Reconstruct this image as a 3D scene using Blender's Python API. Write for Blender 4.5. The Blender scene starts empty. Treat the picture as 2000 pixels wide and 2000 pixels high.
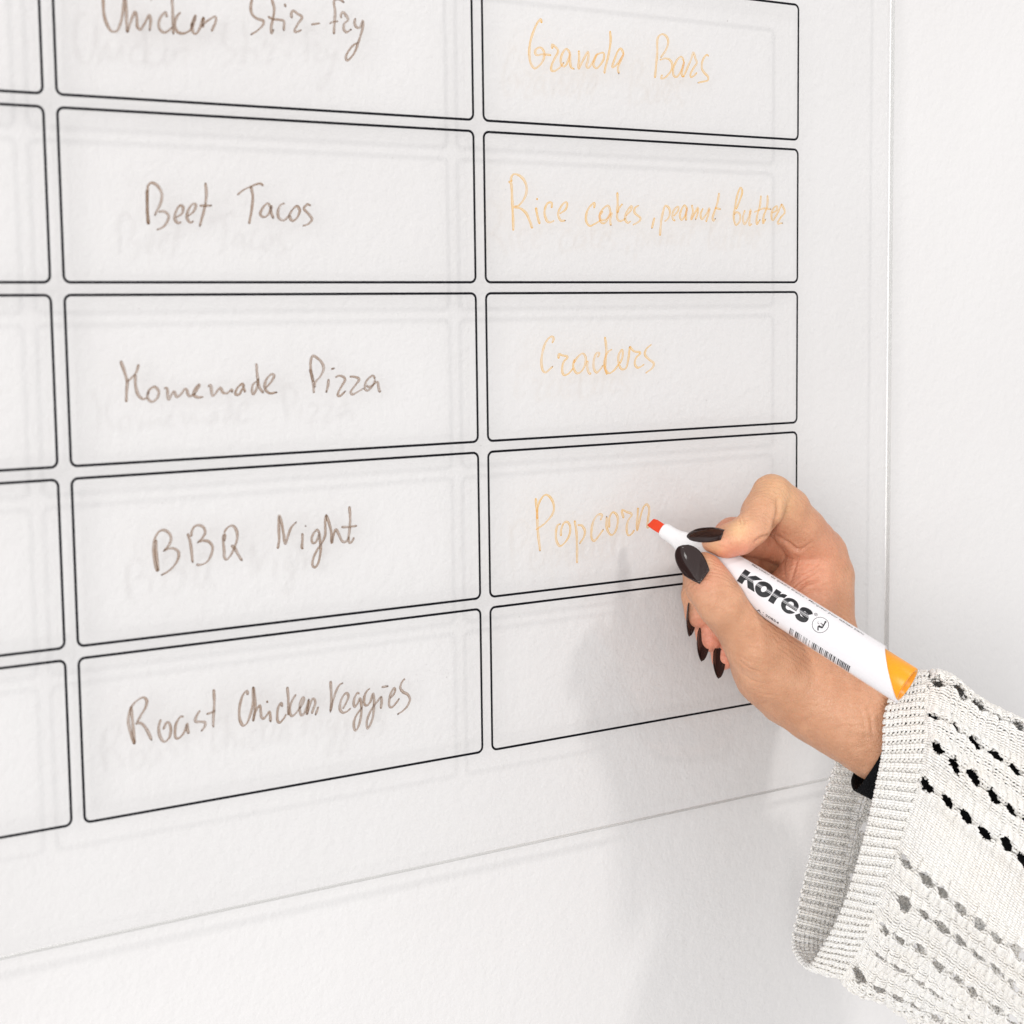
import bpy, math, random
import numpy as np
from mathutils import Vector, Matrix

# ---------------------------------------------------------------- camera
SC = bpy.context.scene
CAMLOC = np.array([-0.39207463, -0.5731503, -0.01043388])
YAW, PITCH, ROLL = 0.61269, -0.10757, -0.01263
FPX = 3558.88                       # focal length in pixels of a 2000 px frame

def cam_axes():
    cy, sy = math.cos(YAW), math.sin(YAW); cp, sp = math.cos(PITCH), math.sin(PITCH)
    f = np.array([sy*cp, cy*cp, sp]); r = np.array([cy, -sy, 0.0]); u = np.cross(r, f)
    return (r*math.cos(ROLL)+u*math.sin(ROLL), -r*math.sin(ROLL)+u*math.cos(ROLL), f)
RV, UV, FV = cam_axes()
cam_d = bpy.data.cameras.new('camera'); cam = bpy.data.objects.new('camera', cam_d)
SC.collection.objects.link(cam)
M = Matrix.Identity(4)
for i in range(3):
    M[i][0] = RV[i]; M[i][1] = UV[i]; M[i][2] = -FV[i]; M[i][3] = CAMLOC[i]
cam.matrix_world = M
cam_d.sensor_width = 36; cam_d.lens = FPX/2000*36
cam_d.clip_start = 0.01; cam_d.clip_end = 50
cam_d.dof.use_dof = True; cam_d.dof.focus_distance = 0.735; cam_d.dof.aperture_fstop = 14
SC.camera = cam

# ---------------------------------------------------------------- light
SC.view_settings.view_transform = 'Standard'; SC.view_settings.look = 'None'
SC.view_settings.exposure = 0.0; SC.view_settings.gamma = 1
W = bpy.data.worlds.new('World'); SC.world = W; W.use_nodes = True
bg = W.node_tree.nodes['Background']
bg.inputs['Color'].default_value = (1.0, 0.99, 0.985, 1); bg.inputs['Strength'].default_value = 0.745

def area(name, loc, target, sx, sy, power, col):
    d = bpy.data.lights.new(name, 'AREA'); d.shape = 'RECTANGLE'; d.size = sx; d.size_y = sy
    d.energy = power; d.color = col
    o = bpy.data.objects.new(name, d); SC.collection.objects.link(o)
    o.location = loc
    o.rotation_euler = (Vector(target)-Vector(loc)).to_track_quat('-Z', 'Y').to_euler()
    return o
T0 = (0.05, 0.0, -0.1)
area('softbox', (T0[0]+0.76, -1.8, T0[2]+1.75), T0, 0.28, 0.24, 17, (1.0, 0.965, 0.93))
area('ceiling_lamp', (T0[0]+0.5, -1.0, T0[2]+2.3), T0, 0.4, 0.3, 3, (1.0, 0.975, 0.95))

area('side_fill', (-2.3, -2.1, 0.15), (0.2, -0.1, -0.2), 1.5, 1.7, 66, (1.0, 0.985, 0.97))  # fill lamp added on the left to brighten the sleeve, not a real window

# ---------------------------------------------------------------- helpers
def C2W(p):
    """camera frame in mm (x right, y up, z = distance in front) -> world metres"""
    p = np.asarray(p, float)/1000.0
    return CAMLOC + p[..., 0:1]*RV + p[..., 1:2]*UV + p[..., 2:3]*FV
D0 = 745.0                          # distance of the board under the marker tip
def K(px, py, off=0.0):
    """pixel of the 2000 px photograph and mm in front of the tip distance -> camera frame mm"""
    z = D0-off
    return np.array([(px-1000)/FPX*z, (1000-py)/FPX*z, z])
def Wp(px, py, off=0.0): return C2W(K(px, py, off))
def on_plane(px, py, y=0.0):
    d = FV + RV*(px-1000)/FPX + UV*(1000-py)/FPX
    return CAMLOC + d*((y-CAMLOC[1])/d[1])

def tag(o, **k):
    for a, b in k.items(): o[a] = b
    return o
def link(name, me, mat=None, parent=None):
    o = bpy.data.objects.new(name, me); SC.collection.objects.link(o)
    if mat: me.materials.append(mat)
    if parent: o.parent = parent
    return o
def mesh(name, V, F, mat=None, parent=None, smooth=True):
    me = bpy.data.meshes.new(name)
    V = np.asarray(V, float)
    if isinstance(F, np.ndarray) and len(F):
        n, k = F.shape
        me.vertices.add(len(V)); me.vertices.foreach_set('co', V.ravel().astype(np.float32))
        me.loops.add(n*k); me.loops.foreach_set('vertex_index', F.ravel().astype(np.int32))
        me.polygons.add(n); me.polygons.foreach_set('loop_start', np.arange(0, n*k, k, dtype=np.int32))
        me.polygons.foreach_set('loop_total', np.full(n, k, np.int32))
        me.update(calc_edges=True); me.validate()
    else:
        me.from_pydata([tuple(v) for v in V], [], [tuple(f) for f in F]); me.update()
    if smooth:
        me.polygons.foreach_set('use_smooth', np.ones(len(me.polygons), bool))
    return link(name, me, mat, parent)
def empty(name, loc, parent=None):
    o = bpy.data.objects.new(name, None); SC.collection.objects.link(o); o.location = tuple(loc)
    o.empty_display_size = 0.02
    if parent: o.parent = parent
    return o
def adopt(o, root):                 # keep world-space vertices under a root that stands somewhere
    o.parent = root
    o.matrix_parent_inverse = Matrix.Translation(root.location).inverted()
    return o
def fattr(o, name, vals, dom='POINT'):
    a = o.data.attributes.new(name, 'FLOAT', dom); a.data.foreach_set('value', np.asarray(vals, np.float32))

def catmull(P, n=8, closed=False):
    P = np.asarray(P, float)
    if len(P) < 3 and not closed:
        t = np.linspace(0, 1, n*(len(P)-1)+1)[:, None]; return P[0]*(1-t)+P[-1]*t
    if closed: Q = np.vstack([P[-1:], P, P[:2]])
    else: Q = np.vstack([2*P[0]-P[1], P, 2*P[-1]-P[-2]])
    out = []
    for i in range(1, len(Q)-2):
        a, b, c, d = Q[i-1], Q[i], Q[i+1], Q[i+2]
        # centripetal tangents
        t0 = max(np.linalg.norm(b[:2]-a[:2]), 1e-6)**.5; t1 = max(np.linalg.norm(c[:2]-b[:2]), 1e-6)**.5; t2 = max(np.linalg.norm(d[:2]-c[:2]), 1e-6)**.5
        m1 = (c-b)+t1*((b-a)/t0-(c-a)/(t0+t1)); m2 = (c-b)+t1*((d-c)/t2-(d-b)/(t1+t2))
        s = (np.arange(n)/n)[:, None]
        out.append((2*s**3-3*s**2+1)*b+(s**3-2*s**2+s)*m1+(-2*s**3+3*s**2)*c+(s**3-s**2)*m2)
    if not closed: out.append(P[-1:])
    return np.vstack(out)

# ---------------------------------------------------------------- materials
def mat(name):
    m = bpy.data.materials.new(name); m.use_nodes = True
    nt = m.node_tree; return m, nt, nt.nodes, nt.links, nt.nodes['Principled BSDF']
def simple(name, col, rough=.5, **k):
    m, nt, N, L, P = mat(name)
    P.inputs['Base Color'].default_value = (*col, 1); P.inputs['Roughness'].default_value = rough
    for a, b in k.items(): P.inputs[a.replace('_', ' ')].default_value = b
    return m
def noise(N, L, scale, detail=3, coord=None, rough=.5, stretch=None):
    n = N.new('ShaderNodeTexNoise'); n.inputs['Scale'].default_value = scale
    n.inputs['Detail'].default_value = detail; n.inputs['Roughness'].default_value = rough
    if coord is not None:
        if stretch:
            mp = N.new('ShaderNodeMapping'); mp.inputs['Scale'].default_value = stretch
            L.new(coord, mp.inputs['Vector']); coord = mp.outputs[0]
        L.new(coord, n.inputs['Vector'])
    return n
def ramp(N, L, src, stops):
    r = N.new('ShaderNodeValToRGB'); e = r.color_ramp.elements
    while len(e) < len(stops): e.new(0.5)
    for i, (p, c) in enumerate(stops): e[i].position = p; e[i].color = (*c, 1) if len(c) == 3 else c
    L.new(src, r.inputs[0]); return r
def bump(N, L, h, dist, strength=1, prev=None):
    b = N.new('ShaderNodeBump'); b.inputs['Distance'].default_value = dist; b.inputs['Strength'].default_value = strength
    L.new(h, b.inputs['Height'])
    if prev is not None: L.new(prev, b.inputs['Normal'])
    return b
def math_(N, L, op, a, b=None):
    m = N.new('ShaderNodeMath'); m.operation = op
    for i, v in enumerate((a, b)):
        if v is None: continue
        if isinstance(v, (int, float)): m.inputs[i].default_value = v
        else: L.new(v, m.inputs[i])
    return m.outputs[0]

def wall_material():
    m, nt, N, L, P = mat('painted_plaster')
    tc = N.new('ShaderNodeTexCoord').outputs['Object']
    big = noise(N, L, 5, 2, tc); r = ramp(N, L, big.outputs[0], [(.35, (.682, .671, .672)), (.65, (.71, .702, .704))])
    L.new(r.outputs[0], P.inputs['Base Color'])
    P.inputs['Roughness'].default_value = .55; P.inputs['Specular IOR Level'].default_value = .35
    a = noise(N, L, 620, 3, tc, .55); b = noise(N, L, 230, 2, tc, .5)
    h = math_(N, L, 'ADD', math_(N, L, 'MULTIPLY', a.outputs[0], .6), b.outputs[0])
    c = noise(N, L, 14, 2, tc)
    b1 = bump(N, L, c.outputs[0], .0035, .25)
    b2 = bump(N, L, h, .00032, 1.0, b1.outputs[0])
    L.new(b2.outputs[0], P.inputs['Normal'])
    return m

def acrylic_material():
    m, nt, N, L, P = mat('clear_acrylic')
    out = N['Material Output']; N.remove(P)
    tr = N.new('ShaderNodeBsdfTransparent'); tr.inputs[0].default_value = (.999, .999, .999, 1)
    gl = N.new('ShaderNodeBsdfGlossy'); gl.inputs['Roughness'].default_value = .02
    tc = N.new('ShaderNodeTexCoord').outputs['Object']
    w = noise(N, L, 9, 1, tc); bp = bump(N, L, w.outputs[0], .0006, .5); L.new(bp.outputs[0], gl.inputs['Normal'])
    ge = N.new('ShaderNodeNewGeometry'); dt = N.new('ShaderNodeVectorMath'); dt.operation = 'DOT_PRODUCT'
    L.new(ge.outputs['Incoming'], dt.inputs[0]); L.new(ge.outputs['Normal'], dt.inputs[1])
    c5 = math_(N, L, 'POWER', math_(N, L, 'SUBTRACT', 1.0, math_(N, L, 'ABSOLUTE', dt.outputs['Value'])), 5)
    f0 = math_(N, L, 'ADD', math_(N, L, 'MULTIPLY', c5, .96), .022)      # Schlick reflectance of acrylic
    mx = N.new('ShaderNodeMixShader'); L.new(f0, mx.inputs[0])
    L.new(tr.outputs[0], mx.inputs[1]); L.new(gl.outputs[0], mx.inputs[2]); L.new(mx.outputs[0], out.inputs[0])
    return m
def acrylic_edge_material():
    m, nt, N, L, P = mat('polished_acrylic_edge')
    out = N['Material Output']; N.remove(P)
    tr = N.new('ShaderNodeBsdfTransparent'); tr.inputs[0].default_value = (.97, .975, .97, 1)
    df = N.new('ShaderNodeBsdfDiffuse'); df.inputs[0].default_value = (.56, .56, .55, 1)
    gl = N.new('ShaderNodeBsdfGlossy'); gl.inputs['Roughness'].default_value = .22; gl.inputs[0].default_value = (.9, .9, .9, 1)
    m2 = N.new('ShaderNodeMixShader'); m2.inputs[0].default_value = .16; L.new(df.outputs[0], m2.inputs[1]); L.new(gl.outputs[0], m2.inputs[2])
    mx = N.new('ShaderNodeMixShader'); mx.inputs[0].default_value = .68
    L.new(tr.outputs[0], mx.inputs[1]); L.new(m2.outputs[0], mx.inputs[2]); L.new(mx.outputs[0], out.inputs[0])
    return m

def ink_material(name, core, edge, a0, a1, body=.4):
    """dry marker ink: thin in the middle of a stroke, pooled at its rims ('rim' attribute)"""
    m, nt, N, L, P = mat(name)
    out = N['Material Output']
    at = N.new('ShaderNodeAttribute'); at.attribute_name = 'rim'
    tc = N.new('ShaderNodeTexCoord').outputs['Object']
    nz = noise(N, L, 700, 2, tc); nb = noise(N, L, 90, 1, tc)
    mixc = N.new('ShaderNodeMix'); mixc.data_type = 'RGBA'
    mixc.inputs[6].default_value = (*core, 1); mixc.inputs[7].default_value = (*edge, 1)
    L.new(at.outputs['Fac'], mixc.inputs[0]); L.new(mixc.outputs[2], P.inputs['Base Color'])
    P.inputs['Roughness'].default_value = .6
    f = math_(N, L, 'ADD', math_(N, L, 'MULTIPLY', at.outputs['Fac'], a1-a0), a0)
    f = math_(N, L, 'ADD', f, math_(N, L, 'MULTIPLY', math_(N, L, 'SUBTRACT', nz.outputs[0], .5), .35))
    f = math_(N, L, 'ADD', f, math_(N, L, 'MULTIPLY', math_(N, L, 'SUBTRACT', nb.outputs[0], .5), .55))
    cl = N.new('ShaderNodeClamp'); L.new(f, cl.inputs[0])
    tr = N.new('ShaderNodeBsdfTransparent'); mx = N.new('ShaderNodeMixShader')
    td = N.new('ShaderNodeBsdfTransparent'); L.new(mixc.outputs[2], td.inputs[0]); dye = N.new('ShaderNodeMixShader')
    dye.inputs[0].default_value = body; L.new(td.outputs[0], dye.inputs[1]); L.new(P.outputs[0], dye.inputs[2])
    L.new(cl.outputs[0], mx.inputs[0]); L.new(tr.outputs[0], mx.inputs[1]); L.new(dye.outputs[0], mx.inputs[2])
    L.new(mx.outputs[0], out.inputs[0])
    return m

M_wall = wall_material(); M_acr = acrylic_material(); M_edge = acrylic_edge_material()
M_print = simple('black_print', (.004, .004, .007), .6, Specular_IOR_Level=.15)
M_brown = ink_material('brown_ink', (.39, .25, .155), (.14, .068, .03), .58, 1.12)
M_orange = ink_material('orange_ink', (.94, .60, .13), (.84, .40, .02), .34, 1.12)
M_pool = simple('pooled_ink', (.10, .06, .04), .4)

# ---------------------------------------------------------------- wall
PW = 0.0108                         # wall surface behind the front of the board
wall = mesh('wall', [(-2.2, PW, -1.6), (2.6, PW, -1.6), (2.6, PW, 1.6), (-2.2, PW, 1.6)], [(0, 1, 2, 3)], M_wall, smooth=False)
tag(wall, kind='structure')

# ---------------------------------------------------------------- planner board
H = 0.056; GX = 0.0834*H; GZ = 0.0726*H*1.02; CW = 2.8904*H; LW = 0.00092
board = empty('planner_board', (0.2206, 0, -0.2195))
tag(board, label='clear acrylic meal planner board with black printed boxes and handwritten brown and orange dishes', category='planner board')
BX0, BX1, BZ0, BZ1, BT = -0.62, 0.2206, -0.2195, 0.40, 0.0028
CH = .00030                         # polished chamfer round the sheet
def ringv(y, k): return [(BX0+k, y, BZ0+k), (BX1-k, y, BZ0+k), (BX1-k, y, BZ1-k), (BX0+k, y, BZ1-k)]
V = ringv(0, CH)+ringv(CH, 0)+ringv(BT-CH, 0)+ringv(BT, CH)
F = [(0, 1, 2, 3), (15, 14, 13, 12)]
for r_ in range(3):
    for i in range(4): j = (i+1) % 4; F.append((4*r_+i, 4*r_+4+i, 4*r_+4+j, 4*r_+j))
sheet = mesh('acrylic_sheet', V, F, M_acr, smooth=False)
sheet.data.materials.append(M_edge)
for i, p in enumerate(sheet.data.polygons): p.material_index = 0 if i < 2 else 1
adopt(sheet, board)

def rrect(x0, x1, z0, z1, r, n=6):
    pts = []
    for cx, cz, a0 in ((x1-r, z1-r, 0), (x0+r, z1-r, 90), (x0+r, z0+r, 180), (x1-r, z0+r, 270)):
        for i in range(n+1):
            a = math.radians(a0+90*i/n); pts.append((cx+r*math.cos(a), cz+r*math.sin(a)))
    return pts
def outline(x0, x1, z0, z1):
    """printed frame with a hair of ink thickness"""
    r = .0022; o = rrect(x0-LW/2, x1+LW/2, z0-LW/2, z1+LW/2, r+LW/2); i_ = rrect(x0+LW/2, x1-LW/2, z0+LW/2, z1-LW/2, r-LW/2)
    n = len(o); V = []; F = []
    for y in (-.00003, -.00009):
        V += [(a, y, b) for a, b in o]+[(a, y, b) for a, b in i_]
    for k in range(n):
        q = (k+1) % n
        F += [(2*n+k, 2*n+q, 3*n+q, 3*n+k), (k, q, 2*n+q, 2*n+k), (n+q, n+k, 3*n+k, 3*n+q)]
    return V, F
cols = [(-2*GX-2*CW, -2*GX-CW), (-GX-CW, -GX), (0, CW)]
for c, (x0, x1) in enumerate(cols):
    for row in range(-2, 3):
        zt = -GZ/2-row*(H+GZ)
        V, F = outline(x0, x1, zt-H, zt)
        adopt(mesh('printed_box', V, F, M_print, smooth=False), board)

# ---------------------------------------------------------------- handwriting (traced strokes laid on the board)
NOTES = {
'brown note reading Chicken Stir-fry': ('b', [((180, 0, .1553), [
 [(290,-220),(210,-230),(150,-120),(140,0),(145,150),(175,280),(240,390),(300,395),(350,310),(385,150),(400,0),(410,-120)],
 [(412,-120),(425,60),(430,200),(440,410)], [(440,410),(480,280),(540,150),(560,220),(570,340),(600,370),(650,310),(720,190),(735,260),(722,380)],
 [(735,-8),(750,0)], [(935,220),(925,155),(880,190),(840,270),(845,360),(905,410),(960,385),(1010,340)],
 [(1000,-150),(1005,0),(1015,200),(1020,430)], [(1110,155),(1060,220),(1040,310),(1070,400),(1150,420),(1230,380),(1260,300)],
 [(1240,330),(1300,190),(1290,250),(1260,340),(1270,410),(1300,425),(1340,380),(1400,210)], [(1400,215),(1390,340),(1380,330),(1440,270),(1550,210),(1555,260),(1500,395)]]),
 ((460, 0, .1553), [
 [(230,-120),(205,0),(190,110),(215,190),(270,235),(350,265),(345,310),(280,380),(195,435)],
 [(455,-120),(460,0),(485,110),(470,240),(450,330),(450,425),(475,375)], [(405,210),(470,240),(550,250),(605,265),(605,385)],
 [(615,45),(630,85)], [(705,230),(700,170),(720,135),(780,175),(835,215),(790,290),(745,370),(740,400),(780,398),(825,378)],
 [(950,310),(1060,293)], [(1235,430),(1240,300),(1250,150),(1240,10),(1300,-10),(1360,30)], [(1180,300),(1210,280),(1290,268)],
 [(1325,230),(1325,180),(1350,155),(1390,200),(1415,250),(1365,300),(1360,370),(1390,405),(1450,372)],
 [(1505,230),(1495,290),(1520,345),(1560,345),(1600,260),(1600,330),(1570,450),(1540,540),(1500,650),(1430,745),(1395,760),(1385,720),(1420,640),(1480,570),(1540,535)]])]),
'brown note reading Beef Tacos': ('b', [((260, 330, .20704), [
 [(145,525),(135,400),(133,250),(145,150),(180,130),(230,160),(270,230),(260,320),(205,435)], [(240,405),(290,400),(335,440),(320,500),(280,550),(220,575)],
 [(130,200),(133,360),(138,520)], [(400,460),(460,420),(470,360),(445,345),(400,410),(395,480),(425,510),(455,500)],
 [(510,450),(570,400),(590,335),(565,330),(515,400),(510,470),(540,505),(570,490)], [(682,130),(690,230),(680,340),(655,440),(628,540)], [(625,348),(735,345)],
 [(982,245),(1030,205),(1110,165),(1200,138),(1228,160)], [(1110,165),(1128,260),(1115,400),(1092,520)],
 [(1300,370),(1270,325),(1220,370),(1200,430),(1235,455),(1280,420),(1305,350),(1300,400),(1320,465)],
 [(1430,325),(1390,340),(1365,400),(1375,465),(1420,485),(1470,440)], [(1500,385),(1475,440),(1500,490),(1545,460),(1570,390),(1545,350),(1500,385)],
 [(1675,345),(1640,335),(1610,375),(1650,420),(1685,475),(1650,520),(1597,538)]])]),
'brown note reading Homemade Pizza': ('b', [((220, 680, .17598), [
 [(88,140),(130,260),(160,370),(155,480),(150,600)], [(290,180),(255,280),(165,370)], [(250,290),(255,420),(285,520),(335,565),(385,550)],
 [(400,480),(385,540),(430,595),(490,560),(510,480),(465,430),(410,460),(385,510)], [(570,450),(600,440),(620,570),(680,480),(710,540),(750,520),(810,450),(850,530),(910,510)],
 [(910,510),(965,400),(920,440),(895,510),(940,545),(1005,540)], [(1055,430),(1085,410),(1110,530),(1195,440),(1220,490),(1270,500),(1320,460),(1325,490)],
 [(1455,435),(1440,395),(1380,450),(1360,510),(1400,515),(1450,440),(1470,490)], [(1600,370),(1560,400),(1545,480),(1560,510),(1600,440),(1615,350)],
 [(1593,170),(1605,300),(1625,430),(1670,495)], [(1690,450),(1760,370),(1790,300),(1760,290),(1700,360),(1690,450),(1740,500),(1815,490)]]),
 ((580, 680, .10352), [
 [(240,400),(290,560),(320,850)], [(300,640),(258,400),(262,220),(300,145),(380,185),(470,280),(500,390),(440,530),(340,650),(330,740)], [(595,585),(580,720),(550,825)],
 [(640,395),(700,380)], [(720,555),(770,525),(850,530),(905,590),(850,700),(780,830),(765,890),(800,905),(860,860),(905,815)],
 [(990,540),(1080,540),(1170,585),(1120,670),(1030,790),(1010,850),(1050,870),(1150,820),(1260,755)],
 [(1470,580),(1430,520),(1350,570),(1290,660),(1280,760),(1310,800),(1370,770),(1440,680),(1470,590)], [(1310,700),(1350,735),(1430,690),(1520,635),(1530,700),(1550,800),(1575,828)]])]),
'brown note reading BBQ Night': ('b', [((280, 980, .11387), [
 [(240,1200),(190,1000),(175,820),(195,640),(215,590),(270,510),(350,485),(440,540),(475,630),(440,740),(350,845)], [(355,840),(430,805),(520,800),(600,860),(600,960),(540,1080),(430,1190),(315,1255)],
 [(215,650),(225,900),(255,1190)], [(760,545),(800,680),(825,850),(845,1040)], [(820,600),(830,500),(880,420),(950,400),(1030,440),(1060,530),(1010,620),(930,705)],
 [(930,690),(1040,665),(1130,690),(1185,780),(1160,920),(1080,1040),(970,1085),(905,1075)],
 [(1385,680),(1395,560),(1370,600),(1385,850),(1390,960),(1430,990),(1500,910),(1570,760),(1610,600),(1590,480),(1530,410),(1450,440),(1380,530)], [(1505,750),(1560,790),(1620,900),(1690,1005)]]),
 ((520, 970, .10352), [
 [(215,985),(240,820),(235,600),(240,355),(280,470),(320,680),(360,890),(410,740),(470,580),(560,485)], [(680,690),(680,850),(675,970),(700,975)], [(725,550),(740,556)],
 [(1000,690),(960,625),(900,680),(855,790),(870,870),(920,870),(980,760),(1000,690),(1010,800),(1025,950),(1010,1130),(960,1290),(910,1335),(870,1290),(890,1150),(960,1000),(1060,850),(1110,720),(1110,560),(1115,420),(1130,345)],
 [(1130,345),(1190,520),(1225,680),(1235,880),(1260,750),(1310,620),(1370,720),(1430,840),(1500,850),(1560,760)], [(1565,180),(1580,400),(1570,620),(1550,800),(1570,870),(1610,850),(1655,770)], [(1415,575),(1570,570),(1710,548)]])]),
'brown note reading Roast Chicken, Veggies': ('b', [((230, 1320, .11387), [
 [(225,520),(240,650),(260,850),(290,1170)], [(290,1170),(220,980),(180,780),(200,620),(235,530),(320,430),(440,370),(495,420),(480,530),(400,670),(330,800)], [(300,820),(390,810),(460,870),(530,990),(580,1100)],
 [(740,745),(705,850),(705,970),(750,1090),(805,1130),(880,1060),(910,930),(880,810),(840,800),(780,920)], [(1130,700),(1080,700),(1010,800),(980,940),(1000,1070),(1050,1065),(1130,980),(1190,820),(1195,920),(1215,995)],
 [(1410,590),(1350,690),(1330,780),(1420,785),(1500,800),(1490,870),(1430,950)], [(1645,230),(1655,450),(1640,700),(1635,880)], [(1520,655),(1590,635),(1670,595)]]),
 ((450, 1310, .09834), [
 [(340,480),(330,400),(260,460),(205,600),(175,780),(185,960),(250,1090),(320,1050),(390,880),(440,680),(450,320)], [(455,320),(480,500),(490,700),(450,1000)],
 [(450,1000),(500,800),(580,690),(600,800),(620,930),(660,950),(720,880),(775,810),(790,900),(795,1010)], [(725,595),(735,640)], [(1020,720),(1010,640),(960,700),(930,850),(940,1000),(970,1030),(1040,970),(1110,860)],
 [(1125,320),(1145,500),(1150,700),(1150,880)], [(1300,470),(1220,600),(1175,750),(1180,850),(1220,900),(1290,850),(1380,730)],
 [(1380,740),(1440,640),(1460,540),(1440,530),(1390,620),(1375,750),(1400,880),(1450,860),(1500,760),(1555,570)], [(1555,570),(1530,730),(1515,880)], [(1520,860),(1580,650),(1640,550),(1685,620),(1650,740),(1610,855)], [(1745,715),(1690,870)]]),
 ((620, 1310, .10352), [
 [(243,190),(255,400),(260,600),(240,770)], [(240,760),(290,560),(350,380),(420,260),(470,235)], [(470,720),(540,600),(580,470),(545,420),(480,480),(430,600),(420,720),(470,790),(550,770),(625,705)],
 [(790,430),(750,420),(700,500),(680,620),(700,680),(750,620),(800,520),(825,640),(825,780),(800,950),(750,1090),(710,1130),(680,1020),(710,880),(770,780),(830,700)],
 [(990,335),(930,380),(880,500),(880,620),(920,660),(990,590),(1045,430),(1065,560),(1060,700),(1040,880),(990,1020),(940,1090),(925,980),(950,870),(1020,720),(1100,610),(1200,480)],
 [(1205,480),(1205,600),(1190,715)], [(1205,310),(1320,290)], [(1365,520),(1440,430),(1460,340),(1440,325),(1380,430),(1350,560),(1350,660),(1390,690),(1460,630),(1535,530)],
 [(1645,145),(1580,230),(1560,330),(1610,400),(1700,450),(1740,540),(1700,650),(1600,760),(1515,815)]])]),
'orange note reading Granola Bars': ('o', [((1020, 20, .11387), [
 [(330,220),(320,160),(270,200),(190,370),(135,560),(120,760),(150,920),(210,995),(290,950),(360,850),(375,730),(330,650),(270,645),(220,700),(240,765),(350,755),(495,770)],
 [(520,660),(510,595),(570,630),(615,700),(560,820),(505,940),(500,1030),(560,1040),(640,980),(710,900)], [(820,740),(760,665),(700,720),(660,850),(680,950),(730,960),(790,850),(820,740),(820,880),(840,980),(890,1008)],
 [(970,690),(975,830),(965,1000),(1040,860),(1130,710),(1130,850),(1100,960),(1130,990),(1200,900),(1270,760)], [(1290,740),(1240,850),(1220,940),(1270,995),(1340,930),(1400,820),(1390,730),(1330,740),(1290,760)],
 [(1505,355),(1515,520),(1480,760),(1420,1000),(1405,1085)], [(1740,750),(1690,660),(1640,700),(1580,850),(1540,980),(1600,950),(1680,850),(1740,745),(1690,860),(1640,1000),(1655,1085)]]),
 ((1260, 50, .07246), [
 [(260,1410),(290,1100),(325,700),(320,480),(340,330),(430,235),(520,250),(600,340),(620,450),(560,650),(420,860)], [(390,925),(520,885),(640,910),(720,1010),(720,1150),(640,1300),(500,1420),(420,1420),(460,1325)],
 [(1040,950),(970,840),(880,900),(790,1060),(750,1220),(770,1350),(850,1380),(940,1270),(1010,1120),(1050,960),(1010,1150),(980,1300),(1020,1390)],
 [(1030,1390),(1130,1150),(1230,920),(1300,730),(1350,880),(1390,1000),(1300,1150),(1220,1310),(1230,1390),(1310,1350),(1395,1265)],
 [(1710,825),(1660,790),(1580,870),(1530,1000),(1530,1170),(1600,1280),(1690,1380),(1690,1470),(1560,1510),(1410,1545)]])]),
'orange note reading Rice cakes, peanut butter': ('o', [((980, 320, .14493), [
 [(90,240),(120,255),(140,500),(150,700),(155,900)], [(130,240),(125,190),(160,140),(230,155),(300,220),(335,320),(320,430),(230,560),(165,580),(250,600),(330,670),(380,780),(410,870)],
 [(460,590),(480,700),(510,810)], [(465,465),(485,482)], [(670,595),(670,525),(620,530),(580,610),(580,700),(620,780),(660,785),(705,765)], [(780,670),(860,610),(880,530),(850,520),(790,590),(760,680),(790,760),(855,765)],
 [(1240,595),(1250,530),(1210,550),(1150,640),(1135,760),(1180,835),(1250,810),(1330,760)], [(1360,640),(1320,700),(1330,780),(1380,800),(1430,730),(1460,640),(1430,565),(1370,600),(1320,680),(1330,750),(1400,750),(1480,660),(1460,760),(1470,830)],
 [(1557,385),(1560,550),(1560,750),(1600,770),(1660,740)], [(1625,540),(1580,600),(1560,660)], [(1670,700),(1740,620),(1750,570),(1720,590),(1670,680),(1665,760),(1700,795),(1735,775)], [(1845,560),(1790,600),(1790,660),(1860,720),(1870,750),(1830,790),(1765,825)]]),
 ((1260, 350, .1501), [
 [(120,500),(85,640)], [(190,735),(205,560),(230,430),(260,345),(310,380),(320,450),(290,520),(250,548)], [(370,480),(430,400),(430,360),(390,380),(355,450),(360,520),(390,540)],
 [(545,390),(510,340),(470,400),(450,480),(470,530),(520,470),(545,380),(530,460),(530,535)], [(605,335),(620,430),(595,525),(640,450),(685,370),(680,450),(655,525)],
 [(750,380),(720,460),(735,520),(790,460),(835,380),(820,460),(790,555)], [(960,180),(940,300),(900,420),(875,510),(885,540),(910,515)], [(905,372),(980,390)],
 [(1180,390),(1230,270),(1260,160),(1240,110),(1200,200),(1165,380),(1150,500),(1180,595),(1230,540),(1230,460),(1190,430),(1155,460)], [(1295,405),(1270,500),(1290,585),(1340,500),(1370,400),(1360,500),(1355,600),(1385,580)],
 [(1415,430),(1480,400),(1540,380),(1630,390)], [(1505,215),(1490,350),(1450,500),(1450,585),(1490,530)], [(1590,210),(1585,350),(1540,480),(1530,575),(1565,520)],
 [(1650,440),(1710,400),(1710,350),(1660,390),(1640,470),(1655,535),(1720,440),(1770,325)], [(1770,325),(1815,425),(1760,500),(1720,575),(1785,570)]])]),
'orange note reading Crackers': ('o', [((1040, 640, .13458), [
 [(285,220),(305,150),(270,130),(200,200),(155,320),(130,480),(150,620),(190,650),(240,610),(292,563)], [(378,450),(380,385),(430,400),(510,425),(450,500),(430,600),(450,680),(510,675),(590,590)],
 [(610,460),(590,560),(640,660),(700,640),(760,540),(770,430),(730,375),(660,420),(600,510)], [(800,480),(795,580),(815,650),(850,672)], [(945,430),(970,370),(930,370),(890,470),(890,590),(930,650),(970,620),(1020,550)],
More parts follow.
